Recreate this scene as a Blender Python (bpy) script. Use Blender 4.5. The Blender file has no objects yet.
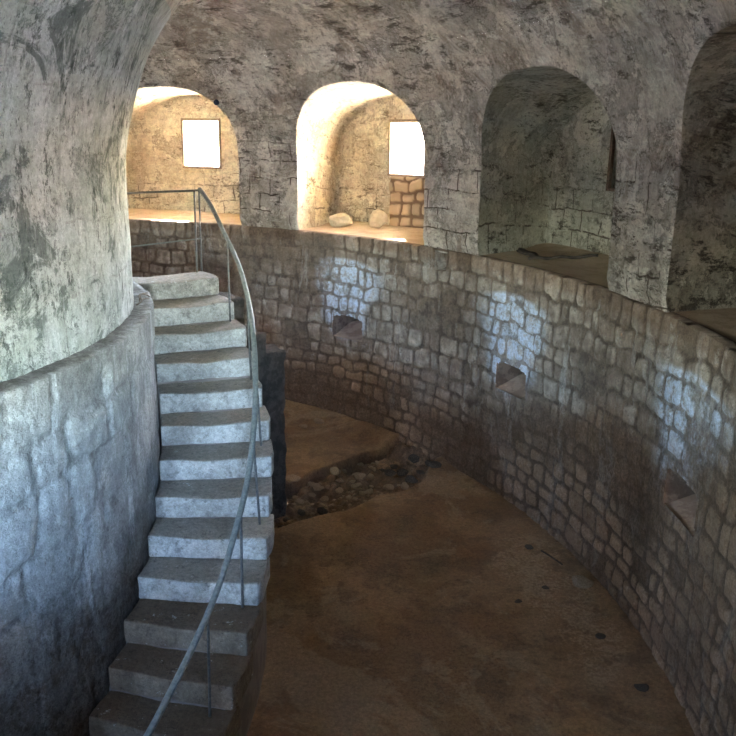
import bpy, bmesh, math, random
import numpy as np
from mathutils import Matrix, Vector

random.seed(7)
sc = bpy.context.scene
COL = sc.collection
PI = math.pi
rad = math.radians

# ------------------------------------------------------------------ dimensions (metres; drum axis at the origin, gallery floor z = 0)
RO, RI, RL = 9.95, 4.70, 4.89          # outer wall, upper drum, lower drum
ZF = -3.49                             # pit floor
RM, RV, ZS = (RO + RI) / 2, (RO - RI) / 2, 1.2      # annular vault: centre radius, radius, springing height
AX = [72.3, 47.5, 23.1, -1.3, -25.7, -50.1]         # casemate axes seen (or nearly) from the camera
gap = (360 - (AX[0] - AX[-1])) / 10
AX += [AX[-1] - gap * (k + 1) for k in range(9)]
DB = 11.6                              # axial distance of the casemate back walls
DW = 12.75                             # outer face of the fort wall


def pol(r, a, z):
    a = np.radians(a)
    return np.stack([r * np.cos(a), r * np.sin(a), z + 0 * a], -1)


# ------------------------------------------------------------------ numpy noise
def _h(ix, iy, iz, seed):
    n = (ix.astype(np.int64) * 374761393 + iy.astype(np.int64) * 668265263 + iz.astype(np.int64) * 2147483647 + seed * 974634777) & 0xffffffff
    n = ((n ^ (n >> 13)) * 1274126177) & 0xffffffff
    n = ((n ^ (n >> 16)) * 2246822519) & 0xffffffff
    return ((n ^ (n >> 15)) & 0xffffff) / float(0xffffff)


def vn(x, y, z=0.0, seed=0):
    x, y = np.broadcast_arrays(np.asarray(x, float), np.asarray(y, float))
    z = np.broadcast_to(np.asarray(z, float), x.shape)
    ix, iy, iz = np.floor(x), np.floor(y), np.floor(z)
    fx, fy, fz = x - ix, y - iy, z - iz
    fx, fy, fz = [t * t * (3 - 2 * t) for t in (fx, fy, fz)]
    o = 0
    for dx in (0, 1):
        for dy in (0, 1):
            for dz in (0, 1):
                w = (fx if dx else 1 - fx) * (fy if dy else 1 - fy) * (fz if dz else 1 - fz)
                o = o + w * _h(ix + dx, iy + dy, iz + dz, seed)
    return o


def fbm(x, y, z=0.0, seed=0, oct=4):
    o, a, t = 0, 1.0, 0
    for k in range(oct):
        o = o + a * vn(np.asarray(x) * 2 ** k, np.asarray(y) * 2 ** k, np.asarray(z) * 2 ** k, seed + k * 17)
        t += a
        a *= .5
    return o / t


def sstep(a, b, x):
    t = np.clip((x - a) / (b - a), 0, 1)
    return t * t * (3 - 2 * t)


# ------------------------------------------------------------------ mesh helpers
def link(name, me, mat=None, parent=None, smooth=True):
    o = bpy.data.objects.new(name, me)
    COL.objects.link(o)
    if mat is not None and not me.materials:
        me.materials.append(mat)
    if smooth and len(me.polygons):
        me.polygons.foreach_set('use_smooth', np.ones(len(me.polygons), bool))
    if parent is not None:
        o.parent = parent
    return o


def mesh_from(verts, faces, name='m', uv=None, attrs=None):
    me = bpy.data.meshes.new(name)
    V = np.asarray(verts, np.float32)
    if isinstance(faces, np.ndarray):
        nf, k = faces.shape
        me.vertices.add(len(V))
        me.vertices.foreach_set('co', V.ravel())
        me.loops.add(nf * k)
        me.loops.foreach_set('vertex_index', faces.ravel().astype(np.int32))
        me.polygons.add(nf)
        me.polygons.foreach_set('loop_start', np.arange(0, nf * k, k, dtype=np.int32))
        me.update(calc_edges=True)
    else:
        me.from_pydata(V.tolist(), [], faces)
        me.update()
    if uv is not None:
        li = np.zeros(len(me.loops), np.int32)
        me.loops.foreach_get('vertex_index', li)
        l = me.uv_layers.new(name='UVMap')
        l.data.foreach_set('uv', np.asarray(uv, np.float32)[li].ravel())
    for k, v in (attrs or {}).items():
        a = me.attributes.new(k, 'FLOAT', 'POINT')
        a.data.foreach_set('value', np.asarray(v, np.float32).ravel())
    me.validate()
    return me


def gridfaces(n, m, off=0, wrap=False):
    """n rows of m columns, row-major"""
    i = np.arange(n - 1)[:, None]
    j = np.arange(m if wrap else m - 1)[None, :]
    j2 = (j + 1) % m
    a = i * m + j
    b = i * m + j2
    return np.stack([a, b, b + m, a + m], -1).reshape(-1, 4) + off


def tagit(o, label=None, cat=None, group=None, kind=None):
    if label: o['label'] = label
    if cat: o['category'] = cat
    if group: o['group'] = group
    if kind: o['kind'] = kind
    return o


def empty(name, loc=(0, 0, 0)):
    e = bpy.data.objects.new(name, None)
    e.empty_display_size = .1
    e.location = loc
    COL.objects.link(e)
    return e


def tube_mesh(pts, r, n=10, flat=None, cap=True):
    """swept tube through pts; flat=(w,h) gives an oval bar section"""
    P = [Vector(p) for p in pts]
    V, F = [], []
    for i, p in enumerate(P):
        d = (P[min(i + 1, len(P) - 1)] - P[max(i - 1, 0)]).normalized()
        up = Vector((0, 0, 1)) if abs(d.z) < .95 else Vector((1, 0, 0))
        x = d.cross(up).normalized()
        y = x.cross(d).normalized()
        for k in range(n):
            t = 2 * PI * k / n
            rx, ry = flat if flat else (r, r)
            V.append(p + x * math.cos(t) * rx + y * math.sin(t) * ry)
    for i in range(len(P) - 1):
        for k in range(n):
            a, b = i * n + k, i * n + (k + 1) % n
            F.append((a, b, b + n, a + n))
    if cap:
        F.append(tuple(range(n - 1, -1, -1)))
        F.append(tuple(range((len(P) - 1) * n, len(P) * n)))
    return mesh_from([tuple(v) for v in V], F)


def rough_box(sx, sy, sz, res=.08, rnd=.02, amp=.01, nsc=4.0, seed=0, mapfn=None, wear=None):
    """closed box centred on x,y with base at z=0, rounded edges, noisy faces, then mapped"""
    def ax(L):
        r = min(rnd, L * .3)
        k = max(2, int(round((L - 2 * r) / res)) + 1)
        return np.concatenate([[0, .35 * r], np.linspace(r, L - r, k), [L - .35 * r, L]]) - L / 2
    X, Y, Z = ax(sx), ax(sy), ax(sz)
    nx, ny, nz = len(X), len(Y), len(Z)
    idx, V, F = {}, [], []
    def vid(i, j, k):
        key = (i, j, k)
        if key not in idx:
            idx[key] = len(V)
            V.append((X[i], Y[j], Z[k]))
        return idx[key]
    for i in range(nx - 1):
        for j in range(ny - 1):
            F.append((vid(i, j, 0), vid(i, j + 1, 0), vid(i + 1, j + 1, 0), vid(i + 1, j, 0)))
            F.append((vid(i, j, nz - 1), vid(i + 1, j, nz - 1), vid(i + 1, j + 1, nz - 1), vid(i, j + 1, nz - 1)))
    for i in range(nx - 1):
        for k in range(nz - 1):
            F.append((vid(i, 0, k), vid(i + 1, 0, k), vid(i + 1, 0, k + 1), vid(i, 0, k + 1)))
            F.append((vid(i, ny - 1, k), vid(i, ny - 1, k + 1), vid(i + 1, ny - 1, k + 1), vid(i + 1, ny - 1, k)))
    for j in range(ny - 1):
        for k in range(nz - 1):
            F.append((vid(0, j, k), vid(0, j, k + 1), vid(0, j + 1, k + 1), vid(0, j + 1, k)))
            F.append((vid(nx - 1, j, k), vid(nx - 1, j + 1, k), vid(nx - 1, j + 1, k + 1), vid(nx - 1, j, k + 1)))
    P = np.array(V)
    half = np.array([sx, sy, sz]) / 2
    r = min(rnd, min(sx, sy, sz) * .3)
    C = np.clip(P, -half + r, half - r)
    D = P - C
    L = np.linalg.norm(D, axis=1, keepdims=True)
    N = D / np.maximum(L, 1e-9)
    P = C + N * r
    n = fbm(P[:, 0] * nsc + seed * 3.1, P[:, 1] * nsc, P[:, 2] * nsc, seed, 3) - .5
    P = P + N * (n * 2 * amp)[:, None]
    if wear is not None:
        P = wear(P)
    P[:, 2] += sz / 2
    uv = np.stack([P[:, 0] + P[:, 1], P[:, 2]], -1)
    if mapfn is not None:
        P = mapfn(P)
    return mesh_from(P, np.array(F), uv=uv)


def rock_mesh(sx, sy, sz, seed, sub=3, rough=.35, flat=.0):
    bm = bmesh.new()
    bmesh.ops.create_icosphere(bm, subdivisions=sub, radius=1)
    P = np.array([v.co[:] for v in bm.verts])
    rs = np.random.RandomState(seed)
    for _ in range(9):                      # chop facets for a broken-stone look
        n = rs.normal(size=3); n /= np.linalg.norm(n)
        d = rs.uniform(.55, .85)
        s = P @ n
        P = P - np.maximum(s - d, 0)[:, None] * n
    n = fbm(P[:, 0] * 2 + seed, P[:, 1] * 2, P[:, 2] * 2, seed, 3) - .5
    P = P * (1 + rough * n)[:, None]
    P = P * np.array([sx, sy, sz]) * .62
    P[:, 2] -= P[:, 2].min()
    P[:, 2] = np.maximum(P[:, 2], flat * sz)
    P[:, 2] -= P[:, 2].min()
    for v, p in zip(bm.verts, P):
        v.co = p
    me = bpy.data.meshes.new('rock')
    bm.to_mesh(me)
    bm.free()
    return me


# ------------------------------------------------------------------ materials
class NT:
    def __init__(self, name):
        self.m = bpy.data.materials.new(name)
        self.m.use_nodes = True
        self.t = self.m.node_tree
        self.t.nodes.clear()
        self.out = self.t.nodes.new('ShaderNodeOutputMaterial')
        self.b = self.t.nodes.new('ShaderNodeBsdfPrincipled')
        self.t.links.new(self.b.outputs[0], self.out.inputs[0])
        self.b.inputs['Roughness'].default_value = .9
        self.b.inputs['Specular IOR Level'].default_value = .25
        self._tc = None

    def new(self, t, **kw):
        n = self.t.nodes.new(t)
        for k, v in kw.items():
            setattr(n, k, v)
        return n

    def put(self, sock, v):
        if isinstance(v, (int, float)):
            sock.default_value = v
        elif isinstance(v, (tuple, list)):
            sock.default_value = tuple(v) if len(v) == len(sock.default_value) else tuple(v) + (1,)
        else:
            self.t.links.new(v, sock)

    def obj(self):
        if self._tc is None:
            self._tc = self.new('ShaderNodeTexCoord')
        return self._tc.outputs['Object']

    def uv(self):
        self.obj()
        return self._tc.outputs['UV']

    def scale(self, vec, s):
        n = self.new('ShaderNodeMapping')
        self.put(n.inputs['Vector'], vec)
        n.inputs['Scale'].default_value = s
        return n.outputs[0]

    def noise(self, sc_, det=6, rough=.6, vec=None, dist=0.0, col=False):
        n = self.new('ShaderNodeTexNoise')
        self.put(n.inputs['Vector'], vec if vec is not None else self.obj())
        n.inputs['Scale'].default_value = sc_
        n.inputs['Detail'].default_value = det
        n.inputs['Roughness'].default_value = rough
        n.inputs['Distortion'].default_value = dist
        if col:
            return n.outputs['Color']
        r = self.new('ShaderNodeMapRange')
        self.put(r.inputs['Value'], n.outputs['Fac'])
        r.inputs['From Min'].default_value, r.inputs['From Max'].default_value = .27, .73
        return r.outputs[0]

    def attr(self, name):
        n = self.new('ShaderNodeAttribute', attribute_name=name)
        return n.outputs['Fac']

    def rng(self, v, a, b, c=0.0, d=1.0):
        n = self.new('ShaderNodeMapRange', interpolation_type='SMOOTHSTEP')
        self.put(n.inputs['Value'], v)
        for k, x in zip(('From Min', 'From Max', 'To Min', 'To Max'), (a, b, c, d)):
            n.inputs[k].default_value = x
        return n.outputs[0]

    def math(self, op, a, b=0.0):
        n = self.new('ShaderNodeMath', operation=op)
        self.put(n.inputs[0], a)
        self.put(n.inputs[1], b)
        return n.outputs[0]

    def mix(self, f, a, b, mode='MIX'):
        n = self.new('ShaderNodeMix', data_type='RGBA', blend_type=mode)
        self.put(n.inputs[0], f)
        self.put(n.inputs[6], a)
        self.put(n.inputs[7], b)
        return n.outputs[2]

    def warp(self, vec, sc_, amt):
        c = self.noise(sc_, 3, .5, vec, col=True)
        s = self.new('ShaderNodeVectorMath', operation='SUBTRACT')
        self.put(s.inputs[0], c)
        s.inputs[1].default_value = (.5, .5, .5)
        k = self.new('ShaderNodeVectorMath', operation='SCALE')
        self.put(k.inputs[0], s.outputs[0])
        k.inputs['Scale'].default_value = amt
        a = self.new('ShaderNodeVectorMath', operation='ADD')
        self.put(a.inputs[0], vec)
        self.put(a.inputs[1], k.outputs[0])
        return a.outputs[0]

    def grain(self, c, amt=.5, s1=24, s2=70):
        g = self.rng(self.noise(s1, 8, .82), .2, .8, 1 - amt, 1 + amt)
        g = self.math('MULTIPLY', g, self.rng(self.noise(s2, 5, .8), .2, .8, 1 - amt * .6, 1 + amt * .6))
        k = self.new('ShaderNodeVectorMath', operation='SCALE')
        self.put(k.inputs[0], c)
        self.put(k.inputs['Scale'], g)
        return k.outputs[0]

    def brick(self, vec, w, h, mortar=.02, smooth=.4):
        n = self.new('ShaderNodeTexBrick')
        self.put(n.inputs['Vector'], vec)
        n.inputs['Color1'].default_value = (0, 0, 0, 1)
        n.inputs['Color2'].default_value = (1, 1, 1, 1)
        n.inputs['Mortar'].default_value = (.5, .5, .5, 1)
        n.inputs['Scale'].default_value = 1
        n.inputs['Mortar Size'].default_value = mortar
        n.inputs['Mortar Smooth'].default_value = smooth
        n.inputs['Brick Width'].default_value = w
        n.inputs['Row Height'].default_value = h
        return n.outputs['Color'], n.outputs['Fac']

    def bump(self, h, strength=.5, dist=.02):
        n = self.new('ShaderNodeBump')
        self.put(n.inputs['Height'], h)
        n.inputs['Strength'].default_value = strength
        n.inputs['Distance'].default_value = dist
        self.t.links.new(n.outputs[0], self.b.inputs['Normal'])

    def done(self, col, rough=None):
        self.put(self.b.inputs['Base Color'], col)
        if rough is not None:
            self.put(self.b.inputs['Roughness'], rough)
        return self.m


def mat_blocks(name, stone_a, stone_b, mortar, low, spots=(.13, .10, .08), painted_light=0.0, streak=0.0):
    """block masonry: per-block tone and joint mask come with the mesh"""
    n = NT(name)
    face, tone = n.attr('face'), n.attr('tone')
    st = n.mix(tone, stone_a, stone_b)
    st = n.mix(n.rng(n.noise(6, 8, .72), .30, .75, 0, .75), st, tuple(k * .62 for k in stone_a))
    st = n.mix(n.rng(n.noise(3.3, 8, .75), .62, .85, 0, .6), st, (.60, .58, .55))
    mo = n.mix(n.rng(n.noise(4, 8, .7), .25, .75), mortar, tuple(c * .55 for c in mortar))
    f = n.math('MULTIPLY', face, n.rng(n.noise(11, 7, .75), .12, .5, .25, 1))
    c = n.mix(f, mo, st)
    # pools of bluish light painted into the wall colour around the niches
    if painted_light:
        lm = n.math('MULTIPLY', n.attr('painted_light'), n.rng(n.noise(9, 8, .75), .25, .6, .25, 1))
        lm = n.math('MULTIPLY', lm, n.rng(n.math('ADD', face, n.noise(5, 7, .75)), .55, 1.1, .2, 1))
        c = n.mix(n.math('MULTIPLY', lm, painted_light), c, (.64, .73, .90))
    vv = n.scale(n.obj(), (1, 1, .3))
    c = n.mix(n.rng(n.noise(1.7, 8, .75, vv, .5), .60, .80, 0, .4), c, (.60, .58, .56))
    c = n.mix(n.rng(n.noise(2.2, 8, .75, vv), .60, .85, 0, .55), c, tuple(k * .55 for k in mortar))
    if streak:
        sv = n.scale(n.obj(), (1, 1, .16))
        c = n.mix(n.rng(n.noise(5, 9, .76, sv), .52, .8, 0, streak), c, (.20, .19, .185))
        c = n.mix(n.rng(n.noise(3.7, 9, .76, sv), .56, .8, 0, streak), c, (.62, .63, .64))
    c = n.mix(n.rng(n.noise(21, 7, .8), .70, .82, 0, .75), c, spots)
    # earth stain plus painted pit shade, climbing from the floor with a ragged edge
    c = n.mix(n.math('MULTIPLY', n.attr('earth'), n.rng(n.noise(6, 8, .75), .1, .7, 1, .72)), c, n.mix(face, tuple(k * .5 for k in low), n.mix(tone, tuple(k * .85 for k in low), tuple(k * 1.45 for k in low))))
    c = n.grain(c, .26)
    h = n.math('ADD', n.math('MULTIPLY', n.noise(30, 8, .75), .4), n.math('MULTIPLY', n.noise(9, 8, .7), .8))
    n.bump(h, .8, .03)
    return n.done(c)


def mat_plaster(name, light, mid, dark, block=(.46, .31), flake=.5, joint=(.12, .09, .07), pits=.6, jointamt=.8, jointz=None,
                streak=0.0, stain=None, green=None, blot=0.0, elong=(.55, 1.5), grain=.16):
    n = NT(name)
    uvs = n.new('ShaderNodeMapping')
    n.put(uvs.inputs['Vector'], n.uv())
    uvs.inputs['Scale'].default_value = (elong[0], elong[1], 1)
    uvs = n.warp(uvs.outputs[0], 2.0, .12)
    w = n.warp(n.warp(n.uv(), 1.3, .2), 5, .07)
    bc, bf = n.brick(w, block[0], block[1], .014, .5)
    hi = tuple(min(.82, k * 1.18) for k in light)
    c = n.mix(n.rng(n.noise(1.4, 9, .7, dist=.4), .22, .62), mid, light)
    c = n.mix(n.rng(n.noise(5, 9, .78, uvs), .48, .72, 0, .7), c, hi)
    c = n.mix(n.rng(n.noise(9, 9, .8), .52, .72, 0, .55), c, tuple(k * .8 for k in mid))
    if stain:
        c = n.mix(n.rng(n.noise(.8, 9, .74, dist=.8), .54, .74, 0, .75), c, stain)
    if green:
        c = n.mix(n.rng(n.noise(.9, 7, .65), .46, .72, 0, .6), c, green)
    # flaked areas: the skim coat is gone, stone and open joints show
    fn = n.noise(1.25, 10, .74, dist=.3)
    fm = n.rng(fn, flake, flake + .045)
    edge = n.math('MULTIPLY', n.rng(fn, flake - .03, flake), n.rng(fn, flake, flake + .03, 1, 0))
    stone = n.mix(n.rng(bc, 0, 1), tuple(k * .95 for k in mid), tuple(k * .72 for k in mid))
    stone = n.mix(n.rng(n.noise(7, 9, .8), .45, .7, 0, .6), stone, light)
    c = n.mix(n.math('MULTIPLY', fm, .72), c, stone)
    c = n.mix(n.math('MULTIPLY', edge, .75), c, dark)
    jn = n.rng(n.noise(1.9, 9, .76), .44, .60, .0, jointamt)
    if jointz:                                   # open joints mostly low down
        sx = n.new('ShaderNodeSeparateXYZ')
        n.put(sx.inputs[0], n.obj())
        jn = n.math('MULTIPLY', jn, n.rng(sx.outputs['Z'], jointz[0], jointz[1], 1, .1))
    jm = n.math('MULTIPLY', bf, jn)
    c = n.mix(jm, c, joint)
    if blot:
        c = n.mix(n.rng(n.noise(1.5, 10, .76, dist=.7), .55, .68, 0, blot), c, tuple(k * 1.8 for k in dark))
    if streak:
        sv = n.scale(n.obj(), (1, 1, .17))
        c = n.mix(n.rng(n.noise(6, 9, .77, sv), .58, .76, 0, streak), c, tuple(k * 1.7 for k in dark))
        c = n.mix(n.rng(n.noise(4.3, 9, .77, sv), .60, .76, 0, streak), c, hi)
    # dark pits gathered in clusters
    cl = n.rng(n.noise(1.0, 6, .7), .38, .62, .12, 1)
    p1 = n.math('MULTIPLY', n.rng(n.noise(4.2, 10, .8, uvs), pits, pits + .06), cl)
    p2 = n.math('MULTIPLY', n.rng(n.noise(13, 9, .8, uvs), .62, .70), cl)
    c = n.mix(n.math('MULTIPLY', p1, .85), c, dark)
    c = n.mix(n.math('MULTIPLY', p2, .75), c, dark)
    c = n.grain(c, grain)
    h = n.math('SUBTRACT', n.math('MULTIPLY', n.noise(6, 10, .78), .9), n.math('ADD', jm, n.math('MULTIPLY', p1, .6)))
    h = n.math('SUBTRACT', h, n.math('MULTIPLY', fm, .5))
    n.bump(h, .8, .04)
    return n.done(c)


def mat_earth(name, a, b, c_, sandy=None):
    n = NT(name)
    c = n.mix(n.rng(n.noise(.8, 8, .65, dist=.3), .35, .65), a, b)
    c = n.mix(n.rng(n.noise(2.7, 8, .7), .48, .7, 0, .6), c, c_)
    if sandy:
        c = n.mix(n.rng(n.noise(1.1, 7, .7, dist=.8), .56, .68, 0, .75), c, sandy)
    c = n.mix(n.rng(n.noise(26, 6, .8), .64, .76, 0, .55), c, tuple(k * .45 for k in a))
    h = n.math('ADD', n.noise(4, 8, .7), n.math('MULTIPLY', n.noise(30, 6, .7), .35))
    n.bump(h, .55, .03)
    return n.done(c)


def mat_step(name, a, b, dirt, cover=.9):
    n = NT(name)
    c = n.mix(n.rng(n.noise(2.6, 9, .74), .25, .75), a, b)
    c = n.mix(n.rng(n.noise(7, 8, .78), .5, .8, 0, .7), c, tuple(k * .55 for k in a))
    geo = n.new('ShaderNodeNewGeometry')
    sx = n.new('ShaderNodeSeparateXYZ')
    n.put(sx.inputs[0], geo.outputs['Normal'])
    dust = n.rng(n.math('ADD', n.math('MULTIPLY', sx.outputs['Z'], .75), n.math('MULTIPLY', n.noise(4, 8, .74), .5)), .5, .95, 0, cover)
    c = n.mix(dust, c, n.mix(n.noise(9, 7, .75), dirt, tuple(k * 1.5 for k in dirt)))     # trodden earth lies on the treads
    c = n.mix(n.rng(n.noise(13, 8, .8), .64, .8, 0, .75), c, tuple(k * .5 for k in dirt))
    c = n.mix(n.rng(n.noise(9, 8, .8), .74, .84, 0, .6), c, (.7, .68, .66))
    c = n.grain(c, .22)
    n.bump(n.math('ADD', n.noise(9, 9, .75), n.math('MULTIPLY', n.noise(40, 6, .7), .3)), .6, .025)
    return n.done(c)


def mat_plain(name, a, b, scale=8, rough=.85, metal=0.0, bump=.3, dist=.01):
    n = NT(name)
    c = n.mix(n.rng(n.noise(scale, 7, .7), .35, .65), a, b)
    n.b.inputs['Metallic'].default_value = metal
    n.bump(n.noise(scale * 3, 6, .7), bump, dist)
    return n.done(c, rough)


M_LOW = mat_blocks('outer_masonry', (.30, .235, .19), (.56, .485, .42), (.225, .17, .135), (.215, .128, .074), painted_light=.9)
M_DRUML = mat_blocks('drum_masonry', (.34, .335, .33), (.46, .45, .43), (.35, .345, .335), (.135, .088, .056), streak=.6)
M_ARC = mat_plaster('worn_plaster', (.74, .685, .625), (.50, .445, .395), (.10, .078, .064), stain=(.27, .20, .16), jointz=(1.1, 2.1), pits=.585, flake=.54, blot=.32, jointamt=.95)
M_DRUM = mat_plaster('drum_plaster', (.70, .72, .71), (.47, .505, .49), (.085, .10, .092), block=(.8, .5), streak=.45, jointamt=.25, green=(.40, .43, .37), blot=.85, flake=.62, pits=.62, elong=(1.2, .7))
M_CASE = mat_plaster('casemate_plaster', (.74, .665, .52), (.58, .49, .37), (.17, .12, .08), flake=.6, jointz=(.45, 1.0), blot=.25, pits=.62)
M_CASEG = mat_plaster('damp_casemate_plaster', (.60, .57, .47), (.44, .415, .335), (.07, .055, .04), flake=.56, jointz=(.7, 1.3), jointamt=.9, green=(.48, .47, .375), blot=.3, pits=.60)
M_CASEB = mat_plaster('dark_casemate_plaster', (.52, .45, .36), (.34, .285, .22), (.06, .045, .035), flake=.52, jointz=(.9, 1.5), jointamt=.9, blot=.6, pits=.58)  # darker brown plaster of the far right casemate
M_EARTH = mat_earth('pit_earth', (.20, .125, .075), (.26, .165, .10), (.15, .095, .06), sandy=(.33, .24, .165))
M_GAL = mat_earth('gallery_dust', (.54, .42, .31), (.62, .49, .37), (.42, .31, .22))
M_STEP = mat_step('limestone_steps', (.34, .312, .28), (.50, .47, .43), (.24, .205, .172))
M_STEPD = mat_step('dirty_shaded_steps', (.17, .125, .088), (.23, .175, .13), (.115, .08, .055))  # lowest steps: dirt and the pit shadow both put into the colour
M_DARK = mat_plain('dark_shaded_stone', (.075, .062, .052), (.13, .105, .085), 6, .95, 0, .9, .05)  # pier stone, dark itself and with the stair's shade painted in
M_NICHE = mat_plain('niche_stone_shaded', (.12, .09, .07), (.20, .155, .125), 5, .95, 0, .8, .03)  # stone darkened: shade inside the recess painted into the colour
M_SILL = mat_plain('niche_stone_lit', (.25, .19, .15), (.34, .27, .22), 5, .95, 0, .8, .03)  # lighter copy of the recess stone, light on the sill painted in
M_SIDE = mat_plain('stair_side_render', (.20, .16, .14), (.26, .21, .18), 4, .95, 0, .6, .03)
M_RAIL = mat_plain('grey_iron', (.20, .215, .21), (.27, .28, .265), 30, .5, .55, .1)
M_POST = mat_plain('dark_iron', (.10, .10, .10), (.16, .15, .14), 40, .5, .6, .1)
M_ROCK = mat_plain('pale_limestone', (.58, .48, .36), (.68, .58, .45), 7, .95, 0, .6, .03)
M_RUB = mat_plain('earthy_stone', (.20, .14, .095), (.30, .22, .155), 14, .95, 0, .5, .02)
M_RUBD = mat_plain('blackened_stone', (.05, .04, .034), (.10, .08, .065), 14, .95, 0, .5, .02)
M_WOOD = mat_plain('weathered_wood', (.10, .065, .045), (.17, .115, .08), 20, .85, 0, .5, .01)
M_FRAME = mat_plain('window_frame_wood', (.30, .22, .16), (.38, .29, .22), 20, .85, 0, .4, .01)
M_TWIG = mat_plain('dry_twig', (.16, .125, .10), (.24, .19, .15), 30, .9)
M_OUT = mat_plain('sunlit_terrace', (.50, .42, .32), (.58, .49, .38), 2, .95, 0, .2)
M_BLUE = mat_plain('dark_blue_paint', (.02, .03, .07), (.03, .045, .10), 30, .6)


# ------------------------------------------------------------------ block masonry as relief
def masonry(s, z, zedges, seed, wmin, wmax, smear_lo, smear_hi, joint=.020, relief=.026, smear_bias=0.0):
    ws = s + .10 * (vn(s / .42, z / .42, 0, seed) - .5) + .03 * (vn(s / .12, z / .12, 0, seed + 5) - .5)
    wz = z + .10 * (vn(s / .9, z / .9, 0, seed + 1) - .5) + .10 * (vn(s / .3, z / .3, 0, seed + 2) - .5) + .025 * (vn(s / .11, z / .11, 0, seed + 6) - .5)
    nrow = len(zedges) - 1
    row = np.clip(np.searchsorted(zedges, wz, side='right') - 1, 0, nrow - 1)
    smin, smax = s.min() - 1, s.max() + 1
    rs = np.random.RandomState(seed)
    dl, w, bid = np.zeros_like(s), np.zeros_like(s), np.zeros_like(s)
    for r in range(nrow):
        k = int((smax - smin) / wmin) + 3
        e = smin + np.cumsum(rs.uniform(wmin, wmax, k)) - rs.uniform(0, wmax)
        m = row == r
        if not m.any():
            continue
        i = np.clip(np.searchsorted(e, ws[m], side='right') - 1, 0, k - 2)
        dl[m] = ws[m] - e[i]
        w[m] = e[i + 1] - e[i]
        bid[m] = i
    db = wz - zedges[row]
    hh = zedges[row + 1] - zedges[row]
    r1 = _h(bid, row, 0 * row, seed + 11)
    r2 = _h(bid, row, 0 * row, seed + 12)
    r3 = _h(bid, row, 0 * row, seed + 13)
    inset = joint * (.5 + 1.3 * r2)
    cr = .045
    dx = np.abs(dl - w / 2) - (w / 2 - inset) + cr
    dz = np.abs(db - hh / 2) - (hh / 2 - inset * .9) + cr
    sd = cr - np.hypot(np.maximum(dx, 0), np.maximum(dz, 0)) - np.minimum(np.maximum(dx, dz), 0)
    sd = sd + .022 * (fbm(s / .09, z / .09, 0, seed + 20, 3) - .5)
    face = sstep(-.008, .018, sd)
    smear = sstep(smear_lo, smear_hi, fbm(s / 1.3, z / 1.0, 0, seed + 30, 4) + smear_bias)
    gone = (r3 < .07)                                 # a few blocks lost or deeply weathered
    rough = (fbm(s / .07, z / .07, 0, seed + 40, 3) - .5)
    hb = relief * (.55 + .6 * r1) * sstep(-.008, .04, sd)
    hb = np.where(gone, -.02 * face, hb)
    h = hb * (1 - .75 * smear) + smear * relief * .35 + rough * .016
    tone = np.clip(.1 + .8 * r1 + .3 * (r2 - .5), 0, 1)
    tone = np.where(gone, 0, tone)
    return h, face * (1 - .8 * smear) * np.where(gone, .35, 1), tone


def steps_z(z0, z1, top, hmin, hmax, seed):
    rs = np.random.RandomState(seed)
    e = [z1 + .2, z1 - top]
    while e[-1] > z0 - .2:
        e.append(e[-1] - rs.uniform(hmin, hmax))
    return np.array(e[::-1])


def angles(fine, dense, coarse):
    """full circle of angles: DENSE step inside the FINE range, COARSE elsewhere"""
    a = np.arange(fine[0], fine[1], dense)
    b = np.arange(fine[1], fine[0] + 360 - 1e-6, coarse)
    return np.concatenate([a, b])


# ---- lower outer wall, with the slanting beam holes and the lost block at its rim
A = angles((-48, 97), .115, 1.0)
Z = np.concatenate([[ZF - .5], np.arange(ZF - .06, -.012, .021), [-.006, 0.0]])
zz, aa = np.meshgrid(Z, A, indexing='ij')
s = np.radians(aa) * RO
h, face, tone = masonry(s, zz, steps_z(ZF, 0, .30, .19, .34, 3), 3, .17, .43, .48, .70, smear_bias=.06 * sstep(-1.2, -3.3, zz))
h = h * sstep(.004, -.05, zz)
NICHES = [73.4, 49.0, 25.8, 2.1, -21.6]
NW, NB, NTOP, NRISE = .365, -1.86, -1.50, .07
cut = np.zeros(zz.shape, bool)
painted_light = np.zeros(zz.shape)  # mask of the light patches painted on the wall
for k, c in enumerate(NICHES):
    ds = np.radians(aa - c) * RO
    dj = ds + .02 * (vn(zz / .09, aa * 0, 0, k) - .5)
    top = NTOP + NRISE * np.sqrt(np.clip(1 - (ds / NW) ** 2, 0, 1)) + .015 * (vn(ds / .09, zz * 0, 0, 3 + k) - .5)
    cut |= (np.abs(dj) < NW - .012) & (zz < top - .012) & (zz > NB + .012)
    near_n = sstep(.08, .0, np.maximum(np.abs(ds) - NW, 0) + np.maximum(zz - top, 0) + np.maximum(NB - zz, 0))
    h = h * (1 - near_n) + .012 * near_n
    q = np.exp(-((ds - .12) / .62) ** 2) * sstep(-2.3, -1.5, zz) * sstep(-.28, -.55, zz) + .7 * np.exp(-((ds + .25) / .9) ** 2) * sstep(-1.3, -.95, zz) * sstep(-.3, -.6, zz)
    painted_light = np.maximum(painted_light, (k in (1, 2, 3)) * sstep(.42, .78, q * .75 + .55 * (fbm(s / .5, zz / .7, 0, 200 + k, 5) - .25)))
eb = np.interp(aa, [-40, -8, 6, 16, 34, 60, 90], [-.9, -.9, -1.25, -1.3, -2.2, -2.1, -1.6])  # upper limit of earth stain and painted shade, by angle
earth = sstep(.35, -.45, zz - eb + 1.3 * (fbm(s / 1.1, zz / .9, 0, 240, 5) - .5))
earth = np.maximum(earth, .45 * sstep(-.22, -.12, zz) * sstep(.3, .6, fbm(s / .8, zz / .5, 0, 241, 4) + .1))
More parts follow.
